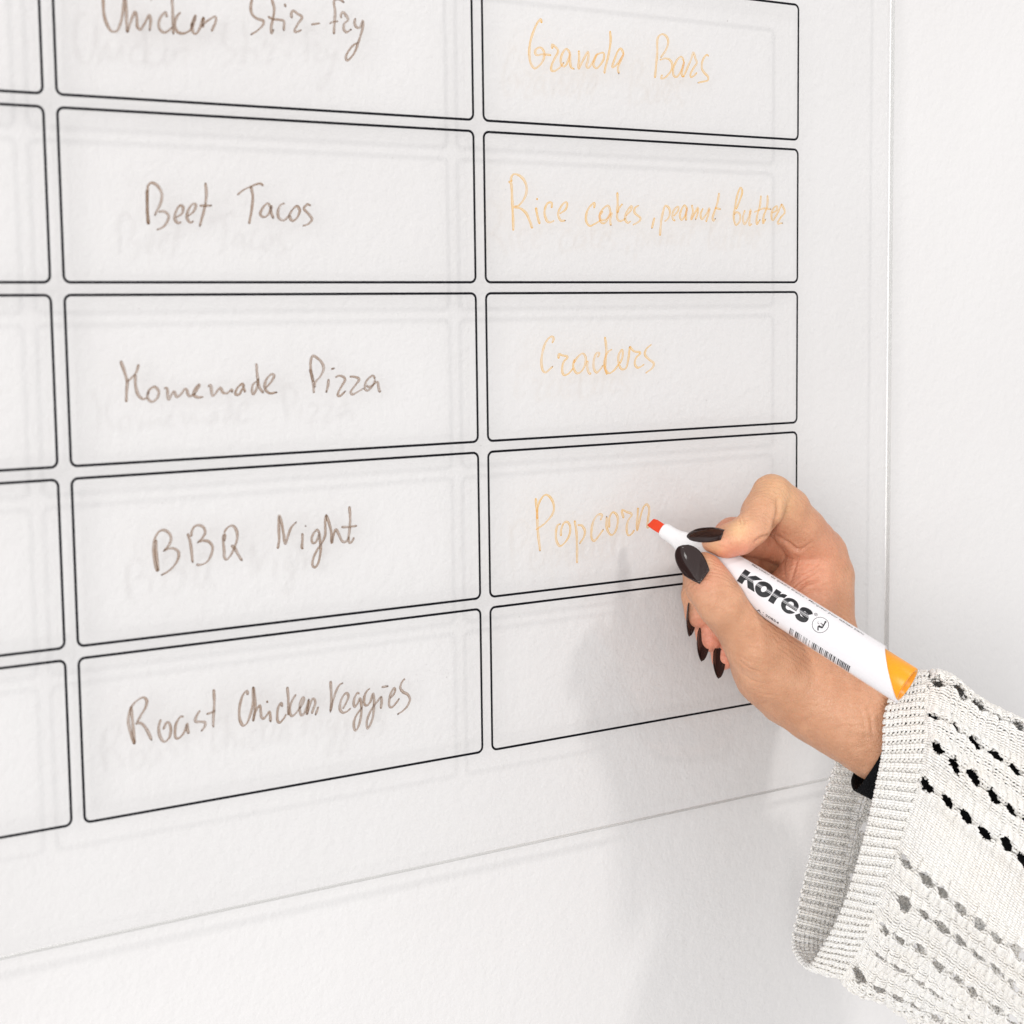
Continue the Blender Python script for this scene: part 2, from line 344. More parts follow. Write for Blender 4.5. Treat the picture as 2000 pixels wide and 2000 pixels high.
 [(1050,135),(1070,300),(1060,470),(1055,600),(1080,680)], [(1150,315),(1090,360),(1045,470),(1050,590),(1110,660),(1180,620),(1250,530)], [(1265,520),(1305,420),(1300,320),(1250,400),(1250,520),(1290,600),(1350,590),(1385,480),(1410,275)],
 [(1410,275),(1470,340),(1565,365),(1500,440),(1485,530),(1520,580),(1570,565),(1620,530)], [(1725,245),(1650,310),(1630,390),(1690,460),(1760,520),(1740,580),(1640,660)]])]),
'orange note reading Popcorn': ('o', [((1030, 950, .13458), [
 [(120,170),(140,400),(150,640),(185,935)], [(140,470),(150,300),(200,180),(265,120),(340,170),(385,280),(370,390),(260,530),(125,628)], [(485,720),(490,630),(530,530),(580,515),(620,580),(610,700),(540,820),(470,865),(420,780),(415,650),(440,560),(480,545)],
 [(685,495),(710,650),(720,850),(720,1110)], [(730,560),(790,570),(835,650),(820,730),(757,832)], [(1060,490),(1080,415),(1030,410),(960,500),(930,640),(935,760),(970,790),(1040,710),(1100,625)],
 [(1185,600),(1190,450),(1240,375),(1300,420),(1310,540),(1260,680),(1210,705),(1150,600),(1150,440)], [(1395,460),(1370,345),(1440,370),(1515,405),(1460,500),(1440,630),(1465,710),(1510,690),(1550,635)],
 [(1605,310),(1590,640),(1640,430),(1690,290),(1730,260),(1765,310),(1750,480),(1740,600),(1775,575)]])]),
}
rng = random.Random(4)
for lab, (ink, groups) in NOTES.items():
    V, F, RIM, MI = [], [], [], []
    layer = 0
    for (ox, oy, k), strokes in groups:
        for st in strokes:
            pts = np.array([(ox+x*k, oy+y*k) for x, y in st], float)
            w3 = np.array([on_plane(x, y) for x, y in pts])[:, [0, 2]]
            c = catmull(w3, 10)
            seg = np.r_[0, np.cumsum(np.linalg.norm(np.diff(c, axis=0), axis=1))]
            if seg[-1] < 1e-5: continue
            n = max(3, int(seg[-1]/.0003)); s = np.linspace(0, seg[-1], n)
            c = np.stack([np.interp(s, seg, c[:, 0]), np.interp(s, seg, c[:, 1])], 1)
            c += np.array([[rng.gauss(0, .00002), rng.gauss(0, .00002)] for _ in range(n)])
            t = np.gradient(c, axis=0); t /= np.linalg.norm(t, axis=1)[:, None]+1e-12
            nn = np.stack([-t[:, 1], t[:, 0]], 1)
            ang = np.arctan2(t[:, 1], t[:, 0])
            wd = (.00058+.00054*np.abs(np.sin(ang-.45))**1.2) if ink == 'b' else (.00050+.00052*np.abs(np.sin(ang-.35)))
            wd = np.convolve(np.pad(wd, 3, 'edge'), np.ones(7)/7, 'valid')
            wd *= 1+.1*np.sin(s*900+layer)
            e = np.minimum(s, seg[-1]-s); wd *= .55+.45*np.clip(e/.0005, 0, 1)
            y = -.00004-.000006*layer; layer += 1
            prof = [(-.5, 1), (-.3, .45), (0, 0), (.3, .25), (.5, .85)]
            b = len(V)
            for i in range(n):
                for q, rm in prof:
                    p = c[i]+nn[i]*wd[i]*q; V.append((p[0], y, p[1]))
                    RIM.append(min(1, rm+(.5 if e[i] < .0005 else 0)))
            for i in range(n-1):
                for j in range(4):
                    a = b+i*5+j; F.append((a, a+1, a+6, a+5)); MI.append(0)
            if rng.random() < .62:       # ink pooled where the pen lifted
                p = c[-1]; r = rng.uniform(.00022, .0004) if ink == 'b' else rng.uniform(.00018, .0003); b = len(V); V.append((p[0], y-.000004, p[1])); RIM.append(1)
                sx = rng.uniform(.7, 1.3)
                for a in range(8):
                    V.append((p[0]+r*sx*math.cos(a*math.pi/4), y-.000004, p[1]+r*math.sin(a*math.pi/4)*rng.uniform(.7, 1.1))); RIM.append(1)
                for a in range(8): F.append((b, b+1+a, b+1+(a+1) % 8)); MI.append(1)
    o = mesh('handwriting', V, F, M_brown if ink == 'b' else M_orange, smooth=False)
    o.data.materials.append(M_pool); o.data.polygons.foreach_set('material_index', MI)
    fattr(o, 'rim', RIM); o['label'] = lab; adopt(o, board)
# dust specks and stray marker dots left on the board
rd = random.Random(9); V = []; F = []
spots = [(810+rd.random()*108, 1312+rd.gauss(0, 6)+8*math.sin(i), rd.uniform(.05, .16)) for i in range(46)]
spots += [(1190+rd.random()*130, 1255+rd.random()*130, rd.uniform(.06, .2)) for i in range(34)]
spots += [(rd.random()*1700, rd.random()*1850, rd.uniform(.06, .2)) for i in range(60)]
spots += [(1421, 41, .26), (1380, 782, .25), (767, 308, .2), (272, 603, .2), (846, 538, .2), (1014, 1205, .2), (1342, 1520, .25)]
for x, y, r in spots:
    p = on_plane(x, y)
    if p[0] > BX1-.003 or p[2] < BZ0+.002: continue
    r *= .001; k = len(V); a0 = rd.random()*6
    for a in range(6): q = rd.uniform(.5, 1.1); V.append((p[0]+r*q*math.cos(a0+a*1.047), -.00002, p[2]+r*q*math.sin(a0+a*1.047)))
    F.append(tuple(range(k, k+6)))
tag(adopt(mesh('dust_specks', V, F, simple('dust', (.22, .20, .19), .9), smooth=False), board), kind='stuff')
# ---------------------------------------------------------------- marker axis (camera-frame mm)
A0 = K(1272.0, 1020.0, 2.0); A1 = K(1772.5, 1337.9, 49.0)
AX = A1-A0; ALEN = float(np.linalg.norm(AX)); AX = AX/ALEN
mid = (A0+A1)/2; tocam = -mid/np.linalg.norm(mid)
EC = tocam-AX*np.dot(tocam, AX); EC /= np.linalg.norm(EC)          # side of the barrel that faces the camera
EN = np.cross(EC, AX); EN = EN if EN[1] > 0 else -EN               # the upper side
_ss = np.linspace(-12, ALEN+12, 200); _ap = A0+np.outer(_ss, AX); _sl = (1000+_ap[:, 0]/_ap[:, 2]*FPX-1272)*.8443+(1000-_ap[:, 1]/_ap[:, 2]*FPX-1020)*.5359
PXA = 593.0/ALEN                                                   # px along the image per mm of marker
def profile(s):                                                    # marker radius against mm from the nib
    P_ = [(0, 2.2), (27, 2.55), (28.5, 2.85), (32, 3.15), (50, 3.25), (60, 3.6), (70, 4.35), (80, 5.1), (95, 6.0), (120, 6.7), (137, 6.95), (138, 7.25), (170, 7.7), (230, 8.15), (600, 8.2)]
    return np.interp(np.interp(s, _ss, _sl), [p[0] for p in P_], [p[1] for p in P_])

# ---------------------------------------------------------------- hand: one implicit surface, polygonised with surface nets
def rcone(P, a, b, ra, rb):
    ba = b-a; l2 = float(ba@ba); rr = ra-rb
    a2 = l2-rr*rr; il2 = 1/l2
    pa = P-a; y = pa@ba; z = y-l2
    x2 = ((pa*l2-np.outer(y, ba))**2).sum(1)
    y2 = y*y*l2; z2 = z*z*l2
    k = np.sign(rr)*rr*rr*x2
    d = (np.sqrt(x2*a2*il2)+y*rr)*il2-ra
    m1 = np.sign(z)*a2*z2 > k; m2 = np.sign(y)*a2*y2 < k
    d = np.where(m2, np.sqrt(x2+y2)*il2-ra, d)
    d = np.where(m1, np.sqrt(x2+z2)*il2-rb, d)
    return d
def smin(a, b, k):
    h = np.maximum(k-np.abs(a-b), 0)/k
    return np.minimum(a, b)-h*h*h*k/6
def chain(P, pts, k):
    d = None
    for i in range(len(pts)-1):
        a, b = pts[i], pts[i+1]
        e = rcone(P, K(*a[:3]), K(*b[:3]), a[3], b[3]); d = e if d is None else smin(d, e, k)
    return d
THUMB = [(1374,1116,24,7.6),(1387,1147,26,8.8),(1411,1180,26.5,9.0),(1442,1215,21.5,9.6),(1476,1252,17,12.0),(1506,1287,9,16.0)]
INDEX = [(1392,1058,20.5,4.4),(1420,1058,22,6.2),(1446,1048,23.5,6.8),(1470,1030,23,6.6),(1488,1000,18,7.6),(1507,965,13,8.0)]
INDEX2 = [(1510,966,11,8.2),(1537,996,6,9.0),(1560,1032,0,9.8),(1592,1076,-9,11.5)]
MIDDLE = [(1364,1200,-8.5,5.8),(1364,1160,-8.5,6.8),(1370,1124,-8.5,7.3),(1402,1080,-8,7.2),(1432,1047,-8,7.6),(1470,1048,-12,8.2),(1520,1058,-19,9.0),(1592,1080,-28,11.8)]
RING = [(1386,1246,-11,5.7),(1386,1212,-12,6.6),(1396,1180,-14,7.0),(1430,1130,-19,7.2),(1462,1095,-23,7.8),(1520,1098,-32,8.4),(1572,1110,-39,11.0)]
PINKY = [(1414,1286,-13,5.0),(1412,1258,-15,5.8),(1420,1228,-18,6.0),(1446,1190,-24,6.2),(1476,1165,-30,6.8),(1545,1150,-37,9.5)]
BACK = [(1596,1084,-12,12.4),(1600,1130,-14,13.6),(1600,1190,-14,13.6),(1606,1250,-13,14.0),(1628,1330,-10,15.5),(1655,1375,-6,16.0)]
BACK2 = [(1590,1082,-28,12),(1590,1180,-30,14),(1610,1280,-28,15),(1640,1360,-22,16)]
BACK3 = [(1572,1112,-39,10.5),(1572,1200,-40,12),(1600,1290,-38,14),(1636,1360,-26,15)]
BACK4 = [(1545,1152,-37,9.5),(1550,1220,-38,12),(1582,1300,-36,14),(1632,1370,-24,15)]
WEB = [(1585,1110,-8,11.0),(1576,1150,-7,12.0),(1562,1200,-3,13),(1540,1245,2,15),(1530,1285,3,17)]
WEB2 = [(1452,1215,10,6),(1480,1200,4,8),(1520,1180,-8,10),(1560,1150,-14,12)]
THENAR = [(1490,1266,13,13.2),(1520,1300,5,17.5),(1560,1326,0,19.5),(1612,1356,0,19.0),(1650,1385,3,17.8)]
HYPO = [(1545,1300,-22,13),(1590,1335,-20,16),(1640,1372,-14,17)]
ARM = [(1630,1366,1,18.3),(1668,1397,4,17.6),(1710,1432,5,17),(1850,1550,8,17),(1930,1620,12,15)]
ARM2 = [(1632,1362,-20,17.5),(1668,1390,-17,16.6),(1712,1424,-13,17),(1850,1542,-6,17),(1930,1610,-4,15)]
def pen_sdf(P):
    q = P-A0; s = q@AX; rad = np.linalg.norm(q-np.outer(s, AX), axis=1)
    return rad-profile(np.clip(s, 0, ALEN))
def hand_sdf(P):
    body = chain(P, BACK, 6)
    for c, k in ((BACK2, 7), (BACK3, 7), (BACK4, 7), (HYPO, 8), (ARM2, 10), (ARM, 10), (THENAR, 11), (WEB, 6)):
        body = smin(body, chain(P, c, 6), k)
    body = smin(body, chain(P, WEB2, 5), 5)
    body = smin(body, chain(P, THUMB, 5), 5.5)
    d = smin(body, chain(P, PINKY, 2.2), 1.6)
    d = smin(d, chain(P, RING, 2.2), 1.4)
    d = smin(d, chain(P, MIDDLE, 2.2), 1.4)
    ix = smin(chain(P, INDEX, 2.6), chain(P, INDEX2, 3), .55)
    d = smin(d, ix, 1.3)
    pen = pen_sdf(P)-.05                       # the skin dents where it presses on the barrel
    h = np.maximum(.8-np.abs(d+pen), 0)/.8
    return np.maximum(d, -pen)+h*h*h*.8/6

def surface_net(sdf, lo, hi, h):
    n = np.ceil((hi-lo)/h).astype(int)+1
    c = 4; nc = (n//c)+2
    g = np.stack(np.meshgrid(*[lo[i]+np.arange(nc[i])*h*c for i in range(3)], indexing='ij'), -1)
    dc = sdf(g.reshape(-1, 3)).reshape(nc)
    D = np.repeat(np.repeat(np.repeat(dc, c, 0), c, 1), c, 2)
    sh = c//2; D = np.roll(D, (-sh, -sh, -sh), (0, 1, 2))[:n[0], :n[1], :n[2]].astype(np.float32)
    idx = np.argwhere(np.abs(D) < h*c*1.3)
    P = lo+idx*h
    vals = np.concatenate([sdf(P[i:i+200000]) for i in range(0, len(P), 200000)])
    D[idx[:, 0], idx[:, 1], idx[:, 2]] = vals
    s = D < 0
    X, Y, Z = n
    cnt = np.zeros((X-1, Y-1, Z-1), np.int8)
    offs = [(i, j, k) for i in (0, 1) for j in (0, 1) for k in (0, 1)]
    for i, j, k in offs: cnt += s[i:X-1+i, j:Y-1+j, k:Z-1+k]
    act = (cnt > 0) & (cnt < 8); ci = np.argwhere(act)
    vid = -np.ones(act.shape, np.int64); vid[act] = np.arange(len(ci))
    acc = np.zeros((len(ci), 3)); num = np.zeros(len(ci))
    for a in offs:
        for ax in range(3):
            if a[ax]: continue
            b = list(a); b[ax] = 1
            da = D[ci[:, 0]+a[0], ci[:, 1]+a[1], ci[:, 2]+a[2]]; db = D[ci[:, 0]+b[0], ci[:, 1]+b[1], ci[:, 2]+b[2]]
            m = (da < 0) != (db < 0)
            t = np.where(m, da/np.where(m, da-db, 1), 0)
            p = np.array(a, float)[None].repeat(len(ci), 0); p[:, ax] += t
            acc[m] += p[m]; num[m] += 1
    V = lo+(ci+acc/num[:, None])*h
    F = []
    for ax in range(3):
        u, v = (ax+1) % 3, (ax+2) % 3
        sl = [slice(1, m-1) for m in (X, Y, Z)]; sl[ax] = slice(0, (X, Y, Z)[ax]-1)
        sl2 = list(sl); sl2[ax] = slice(1, (X, Y, Z)[ax])
        A, B = s[tuple(sl)], s[tuple(sl2)]
        e = np.argwhere(A != B)+np.array([0 if i == ax else 1 for i in range(3)])
        flip = A[tuple((e-np.array([0 if i == ax else 1 for i in range(3)])).T)]
        q = []
        for du, dv in ((0, 0), (-1, 0), (-1, -1), (0, -1)):
            w = e.copy(); w[:, u] += du; w[:, v] += dv; q.append(vid[w[:, 0], w[:, 1], w[:, 2]])
        q = np.stack(q, 1); q[~flip] = q[~flip][:, ::-1]; F.append(q)
    return V, np.vstack(F)
def grad(P, e=.05):
    g = np.stack([hand_sdf(P+np.eye(3)[i]*e)-hand_sdf(P-np.eye(3)[i]*e) for i in range(3)], 1)
    return g/(np.linalg.norm(g, axis=1)[:, None]+1e-9)

allp = np.array([K(*p[:3]) for c in (THUMB, INDEX, MIDDLE, RING, PINKY, INDEX2, BACK, BACK3, THENAR, HYPO, ARM[:4]) for p in c])
lo = allp.min(0)-24; hi = allp.max(0)+np.array([10, 16, 24])
hi[0] = min(hi[0], K(1815, 1500, 20)[0])
HV, HF = surface_net(hand_sdf, lo, hi, .46)
G = grad(HV); HV = HV-G*hand_sdf(HV)[:, None]
def to_px(P): return 1000+P[:, 0]/P[:, 2]*FPX, 1000-P[:, 1]/P[:, 2]*FPX
qx, qy = to_px(HV); qoff = D0-HV[:, 2]
nz_cam = -(G*HV/np.linalg.norm(HV, axis=1)[:, None]).sum(1)          # > 0 on the side towards the photographer
# creases: (polyline in px, depth mm, half width px, nearest and farthest mm in front)
CREASES = [
 ([(1519,977),(1520,996),(1515,1020),(1508,1043)], .9, 4.0, -8, 40), ([(1508,1043),(1486,1051),(1474,1060)], .45, 3.0, 0, 40),
 ([(1449,1010),(1453,1018),(1452,1027)], .35, 1.8, 5, 40), ([(1443,1013),(1446,1023),(1447,1034)], .28, 1.6, 5, 40), ([(1456,1012),(1460,1020)], .25, 1.5, 5, 40),
 ([(1510,1043),(1540,1062),(1557,1074),(1572,1070)], .5, 3.0, -20, 30), ([(1572,1070),(1586,1058)], .3, 2.2, -20, 30),
 ([(1556,1155),(1572,1141),(1600,1133)], .55, 2.6, -20, 30), ([(1548,1146),(1568,1132),(1600,1112)], .4, 2.4, -20, 30), ([(1565,1160),(1590,1152),(1615,1152)], .35, 2.2, -20, 30),
 ([(1545,1135),(1552,1110),(1558,1092)], .35, 2.4, -20, 30), ([(1535,1128),(1530,1105),(1533,1085)], .3, 2.4, -20, 30), ([(1570,1120),(1592,1108),(1605,1096)], .22, 2.2, -20, 30), ([(1600,1145),(1625,1140)], .2, 2, -20, 30),
 ([(1396,1150),(1410,1144),(1428,1142)], .22, 1.8, 5, 60), ([(1385,1193),(1398,1188),(1410,1180),(1420,1166)], .25, 2.0, 5, 60), ([(1380,1168),(1400,1160),(1424,1156)], .15, 1.6, 5, 60), ([(1383,1185),(1395,1176),(1402,1166)], .15, 1.6, 5, 60),
 ([(1444,1290),(1462,1304),(1485,1312)], .22, 2.2, -5, 60), ([(1452,1318),(1470,1330),(1500,1336)], .2, 2.2, -5, 60), ([(1464,1345),(1490,1356),(1515,1358)], .18, 2.2, -5, 60),
 ([(1440,1278),(1456,1288),(1476,1294)], .15, 1.8, -5, 60), ([(1690,1372),(1700,1400),(1704,1440)], .3, 3.5, -10, 60), ([(1676,1372),(1688,1410),(1690,1450)], .2, 3, -10, 60)]
dz = np.zeros(len(HV))
for pl, dep, w, o0, o1 in CREASES:
    c = catmull(np.array(pl, float), 6); best = np.full(len(HV), 1e9); L_ = 0; tt = np.zeros(len(HV))
    near = (qx > c[:, 0].min()-20) & (qx < c[:, 0].max()+20) & (qy > c[:, 1].min()-20) & (qy < c[:, 1].max()+20) & (qoff > o0) & (qoff < o1) & (nz_cam > .05)
    I = np.where(near)[0]
    if not len(I): continue
    bx, by = qx[I], qy[I]; bd = np.full(len(I), 1e9); bt = np.zeros(len(I))
    for i in range(len(c)-1):
        d = c[i+1]-c[i]; l = d@d+1e-9; t = np.clip(((bx-c[i, 0])*d[0]+(by-c[i, 1])*d[1])/l, 0, 1)
        e = np.hypot(bx-c[i, 0]-t*d[0], by-c[i, 1]-t*d[1]); m = e < bd
        bd[m] = e[m]; bt[m] = ((i+t)/(len(c)-1))[m]
    taper = np.sin(np.clip(bt, .03, .97)*np.pi)**.5
    g = np.exp(-(bd/max(w*.85, 2.0))**2)-.25*np.exp(-((bd-2.6*w)/(1.2*w))**2)
    dz[I] += dep*(2.3 if dep > .4 else 1.55)*taper*g
# soft anatomical relief: knuckle folds, tendons
rs = np.random.RandomState(3)
for _ in range(26):
    k = rs.normal(size=3); k /= np.linalg.norm(k); lam = rs.uniform(5, 16); dz += .035*np.sin(HV@k*2*np.pi/lam+rs.uniform(0, 6))
HV2 = HV-G*dz[:, None]
# redness of pressed fingertips and knuckles, paleness where the skin is pressed: real skin colour
def blob(p, r): return np.exp(-((HV-K(*p))**2).sum(1)/(r*r))
red = .95*blob((1420,1070,27), 8)+.7*blob((1445,1062,28), 7)+.5*blob((1376,1130,32), 6)+.7*blob((1364,1225,-5), 8)+.8*blob((1388,1262,-8), 8)+.9*blob((1416,1295,-10), 8)+.6*blob((1405,1035,-4), 11)+.35*blob((1592,1062,-5), 12)+.5*blob((1500,1030,10), 6)+.35*blob((1480,1090,-5), 16)+.45*blob((1570,1140,4), 14)
pale = .9*blob((1440,1036,30), 5.5)+.7*blob((1400,1066,25), 4)+.6*blob((1372,1106,30), 3.5)+.35*blob((1520,990,18), 7)+.3*blob((1520,945,18), 10)
red = np.clip(red, 0, 1); pale = np.clip(pale, 0, 1)

def skin_material():
    m, nt, N, L, P = mat('skin')
    tc = N.new('ShaderNodeTexCoord').outputs['Object']
    b = noise(N, L, 55, 4, tc, .6); f = noise(N, L, 420, 3, tc, .6)
    r0 = ramp(N, L, b.outputs[0], [(.3, (.49, .235, .13)), (.52, (.57, .290, .168)), (.72, (.64, .348, .212))])
    aR = N.new('ShaderNodeAttribute'); aR.attribute_name = 'red'; aP = N.new('ShaderNodeAttribute'); aP.attribute_name = 'pale'
    m1 = N.new('ShaderNodeMix'); m1.data_type = 'RGBA'; m1.inputs[7].default_value = (.72, .285, .19, 1)
    L.new(math_(N, L, 'MULTIPLY', aR.outputs['Fac'], .95), m1.inputs[0]); L.new(r0.outputs[0], m1.inputs[6])
    m2 = N.new('ShaderNodeMix'); m2.data_type = 'RGBA'; m2.inputs[7].default_value = (.78, .53, .27, 1)
    L.new(math_(N, L, 'MULTIPLY', aP.outputs['Fac'], .7), m2.inputs[0]); L.new(m1.outputs[2], m2.inputs[6])
    m3 = N.new('ShaderNodeMix'); m3.data_type = 'RGBA'; m3.blend_type = 'MULTIPLY'; m3.inputs[0].default_value = .16
    sp = ramp(N, L, f.outputs[0], [(.32, (.72, .60, .52)), (.5, (1, 1, 1)), (.75, (1, 1, 1))])
    L.new(m2.outputs[2], m3.inputs[6]); L.new(sp.outputs[0], m3.inputs[7]); L.new(m3.outputs[2], P.inputs['Base Color'])
    P.inputs['Roughness'].default_value = .44; P.inputs['Specular IOR Level'].default_value = .5
    P.inputs['Subsurface Weight'].default_value = .18; P.inputs['Subsurface Radius'].default_value = (1, .32, .16); P.inputs['Subsurface Scale'].default_value = .0035
    # skin grain: fine lines running across the wrist and thumb, with a cellular net over everything
    vo = N.new('ShaderNodeTexVoronoi'); vo.inputs['Scale'].default_value = 850; vo.feature = 'DISTANCE_TO_EDGE'
    mp = N.new('ShaderNodeMapping'); mp.inputs['Rotation'].default_value = (.4, .9, .2); mp.inputs['Scale'].default_value = (1, 1.9, .8); L.new(tc, mp.inputs[0])
    wob = noise(N, L, 60, 2, tc); ad = N.new('ShaderNodeVectorMath'); ad.operation = 'ADD'; sc = N.new('ShaderNodeVectorMath'); sc.operation = 'SCALE'; sc.inputs['Scale'].default_value = .006
    L.new(wob.outputs['Color'], sc.inputs[0]); L.new(mp.outputs[0], ad.inputs[0]); L.new(sc.outputs[0], ad.inputs[1]); L.new(ad.outputs[0], vo.inputs['Vector'])
    e = math_(N, L, 'MINIMUM', vo.outputs['Distance'], .22)
    wv = N.new('ShaderNodeTexWave'); wv.wave_type = 'BANDS'; wv.bands_direction = 'DIAGONAL'; wv.inputs['Scale'].default_value = 210; wv.inputs['Distortion'].default_value = 5; wv.inputs['Detail'].default_value = 3; wv.inputs['Detail Scale'].default_value = 1.4
    L.new(tc, wv.inputs['Vector'])
    b1 = bump(N, L, e, .0007, .6); b2 = bump(N, L, wv.outputs['Fac'], .00014, .8, b1.outputs[0]); b3 = bump(N, L, f.outputs[0], .0002, .6, b2.outputs[0])
    L.new(b3.outputs[0], P.inputs['Normal'])
    return m
M_skin = skin_material()
person = empty('person', Wp(1690, 1415, 0))
tag(person, label='right hand with dark pointed nails in a white open-knit sleeve, writing on the board', category='person')
hand = adopt(mesh('hand', C2W(HV2), HF, M_skin), person)
fattr(hand, 'red', red); fattr(hand, 'pale', pale)

# ---------------------------------------------------------------- fingernails
M_nail = simple('dark_nail_polish', (.026, .014, .013), .09, Specular_IOR_Level=.5)
def nail(base, tip, normal, width, arch, curve, sharp):
    """curved almond plate: base and tip in (px,py,off); normal in camera frame; mm"""
    b = K(*base); t = K(*tip); ax = t-b; L_ = np.linalg.norm(ax); ax /= L_
    n = np.array(normal, float); n -= ax*(n@ax); n /= np.linalg.norm(n); w = np.cross(ax, n)
    NU, NV = 16, 22; V = []
    for th in (0, -.55):
        for j in range(NV+1):
            s = j/NV
            hw = (min(1, (s/.14))**.5*.82+.18*math.sin(min(1, s/.45)*math.pi/2)) if s < .5 else 1.0
            if s > .45: hw *= max(0, 1-((s-.45)/.55)**sharp)**(.62)
            hw = max(hw, .02)*width/2
            for i in range(NU+1):
                u = (i/NU*2-1); a = u*arch
                R = hw/math.sin(arch)
                p = b+ax*(s*L_-(.10*L_*(1-u*u)*(1-s)**4))+w*R*math.sin(a)+n*(R*(math.cos(a)-1)*.85+curve*math.sin(s*math.pi*.86)+th*(1-.55*abs(u)**4)*(1 if 0 < s < 1 else .3))
                V.append(p)
    F = []; S = (NU+1)*(NV+1)
    for j in range(NV):
        for i in range(NU):
            a = j*(NU+1)+i; q = (a, a+1, a+NU+2, a+NU+1); F.append(q); F.append(tuple(S+x for x in q[::-1]))
    rim = [i for i in range(NU+1)]+[j*(NU+1)+NU for j in range(1, NV+1)]+[NV*(NU+1)+i for i in range(NU-1, -1, -1)]+[j*(NU+1) for j in range(NV-1, 0, -1)]
    for k in range(len(rim)):
        a, c = rim[k], rim[(k+1) % len(rim)]; F.append((c, a, S+a, S+c))
    return adopt(mesh('fingernail', C2W(np.array(V)), F, M_nail), person)
nail((1364,1134,37.0), (1333,1063,26.5), (-.25,.02,.97), 11.8, .85, 1.5, 2.4)
nail((1409,1036,31.0), (1341,1051,22.0), (-.05,.62,.78), 8.6, .85, 1.2, 1.7)
nail((1347,1176,-5), (1347,1243.5,-4.5), (-.80,-.02,.58), 7.6, 1.0, .9, 1.7)
nail((1369,1227,-7), (1371,1292,-5), (-.66,-.05,.75), 7.4, 1.0, .9, 1.7)
nail((1400,1266,-8.5), (1404,1325.5,-6), (-.58,-.05,.8), 6.6, 1.0, .9, 1.7)

# ---------------------------------------------------------------- marker
M_white = simple('white_glossy_plastic', (.75, .73, .75), .22, Coat_Weight=.35, Coat_Roughness=.12)
M_cap = simple('white_matt_plastic', (.76, .75, .76), .38)
M_or = simple('orange_plastic', (.86, .33, .005), .34, Subsurface_Weight=.1, Subsurface_Scale=.002)
M_nib = simple('red_orange_felt', (.62, .040, .005), .8)
M_blk = simple('black_marker_print', (.010, .010, .012), .3, Coat_Weight=.3)
def mpt(s, ang, r):                 # marker cylindrical coordinates; ang 0 faces the camera, + goes up
    return A0+AX*s+(EC*math.cos(ang)+EN*math.sin(ang))*r
marker = empty('marker', C2W(mpt(ALEN/2, 0, 0)))
tag(marker, label='white whiteboard marker with orange end and red-orange chisel tip, held in the hand', category='marker')
def lathe(name, rings, m, n=64, closed=(True, True), parent=marker, cut=None):
    V = []; F = []
    for k, (s, r) in enumerate(rings):
        for i in range(n):
            a = 2*math.pi*i/n
            ss = s+(cut(a, k) if cut else 0); V.append(mpt(ss, a, r))
    for k in range(len(rings)-1):
        for i in range(n):
            j = (i+1) % n; F.append((k*n+i, (k+1)*n+i, (k+1)*n+j, k*n+j))
    if closed[0]: F.append(tuple(range(n)))
    if closed[1]: F.append(tuple((len(rings)-1)*n+i for i in reversed(range(n))))
    return adopt(mesh(name, C2W(np.array(V)), F, m), parent)
_ss = np.linspace(-12, ALEN+12, 200); _ap = A0+np.outer(_ss, AX); _sx = 1000+_ap[:, 0]/_ap[:, 2]*FPX-1272; _sy = 1000-_ap[:, 1]/_ap[:, 2]*FPX-1020
mm = lambda px: float(np.interp(px, _sx*.8443+_sy*.5359, _ss))      # mm along the marker for px measured along its image
# grip with collar and flare
gr = [(mm(26.0), 1.9), (mm(26.2), 2.62), (mm(27.2), 2.8), (mm(29), 2.92)]
gr += [(mm(x), float(profile(mm(x)))) for x in (32, 36, 42, 50, 55, 60, 65, 70, 75, 80, 87, 95, 105, 120, 130, 137)]+[(mm(139), 6.5)]
lathe('grip', gr, M_cap)
bar = [(mm(137.3), 6.4), (mm(137.3), 7.0), (mm(138.2), 7.2)]+[(mm(x), float(profile(mm(x)))) for x in (141, 150, 160, 170, 190, 210, 230, 260, 320, 400, 480)]
CUT = mm(35)
nb = len(bar)
bar += [(mm(554), 8.2), (mm(556), 8.12), (mm(556), 7.3)]
lathe('barrel', bar, M_white, 72, cut=lambda a, k: -CUT*math.sin(a) if k >= nb else 0)
es = ALEN
nn_ = 5
pl = [(mm(500), 7.25), (es-.5, 7.3), (es-.12, 7.2), (es, 6.95), (es, 6.25), (es-.3, 6.05), (es-5.5, 5.9), (es-6, 5.5)]
plug = lathe('end_plug', pl, M_or, 64, closed=(True, True))
# chisel nib: rectangular felt block cut on a slant
w1, w2 = 2.15, 1.75
V = []
for s, lo_, hi_, hw in ((mm(31), -w1, w1, w2), (mm(10), -w1*1.02, w1*1.02, w2), (mm(2), -w1*.96, w1*.80, w2*.8), (0, 0, 0, 0)):
    if hw == 0: break
    for a, c in ((lo_, -hw), (lo_, hw), (hi_, hw), (hi_, -hw)): V.append(A0+AX*s+EN*a+EC*c)
V += [A0+AX*(-mm(3.5))+EN*(-1.95)-EC*.5, A0+AX*(-mm(3.5))+EN*(-1.95)+EC*.5, A0+AX*mm(1.0)+EN*1.5+EC*.7, A0+AX*mm(1.0)+EN*1.5-EC*.7]
F = [(0, 1, 2, 3)]
for k in range(3):
    for i in range(4): j = (i+1) % 4; F.append((4*k+i, 4*k+4+i, 4*k+4+j, 4*k+j))
F.append((15, 14, 13, 12))
nib = adopt(mesh('nib', C2W(np.array(V)), F, M_nib, smooth=False), marker)
bv = nib.modifiers.new('round', 'BEVEL'); bv.width = .00035; bv.segments = 3

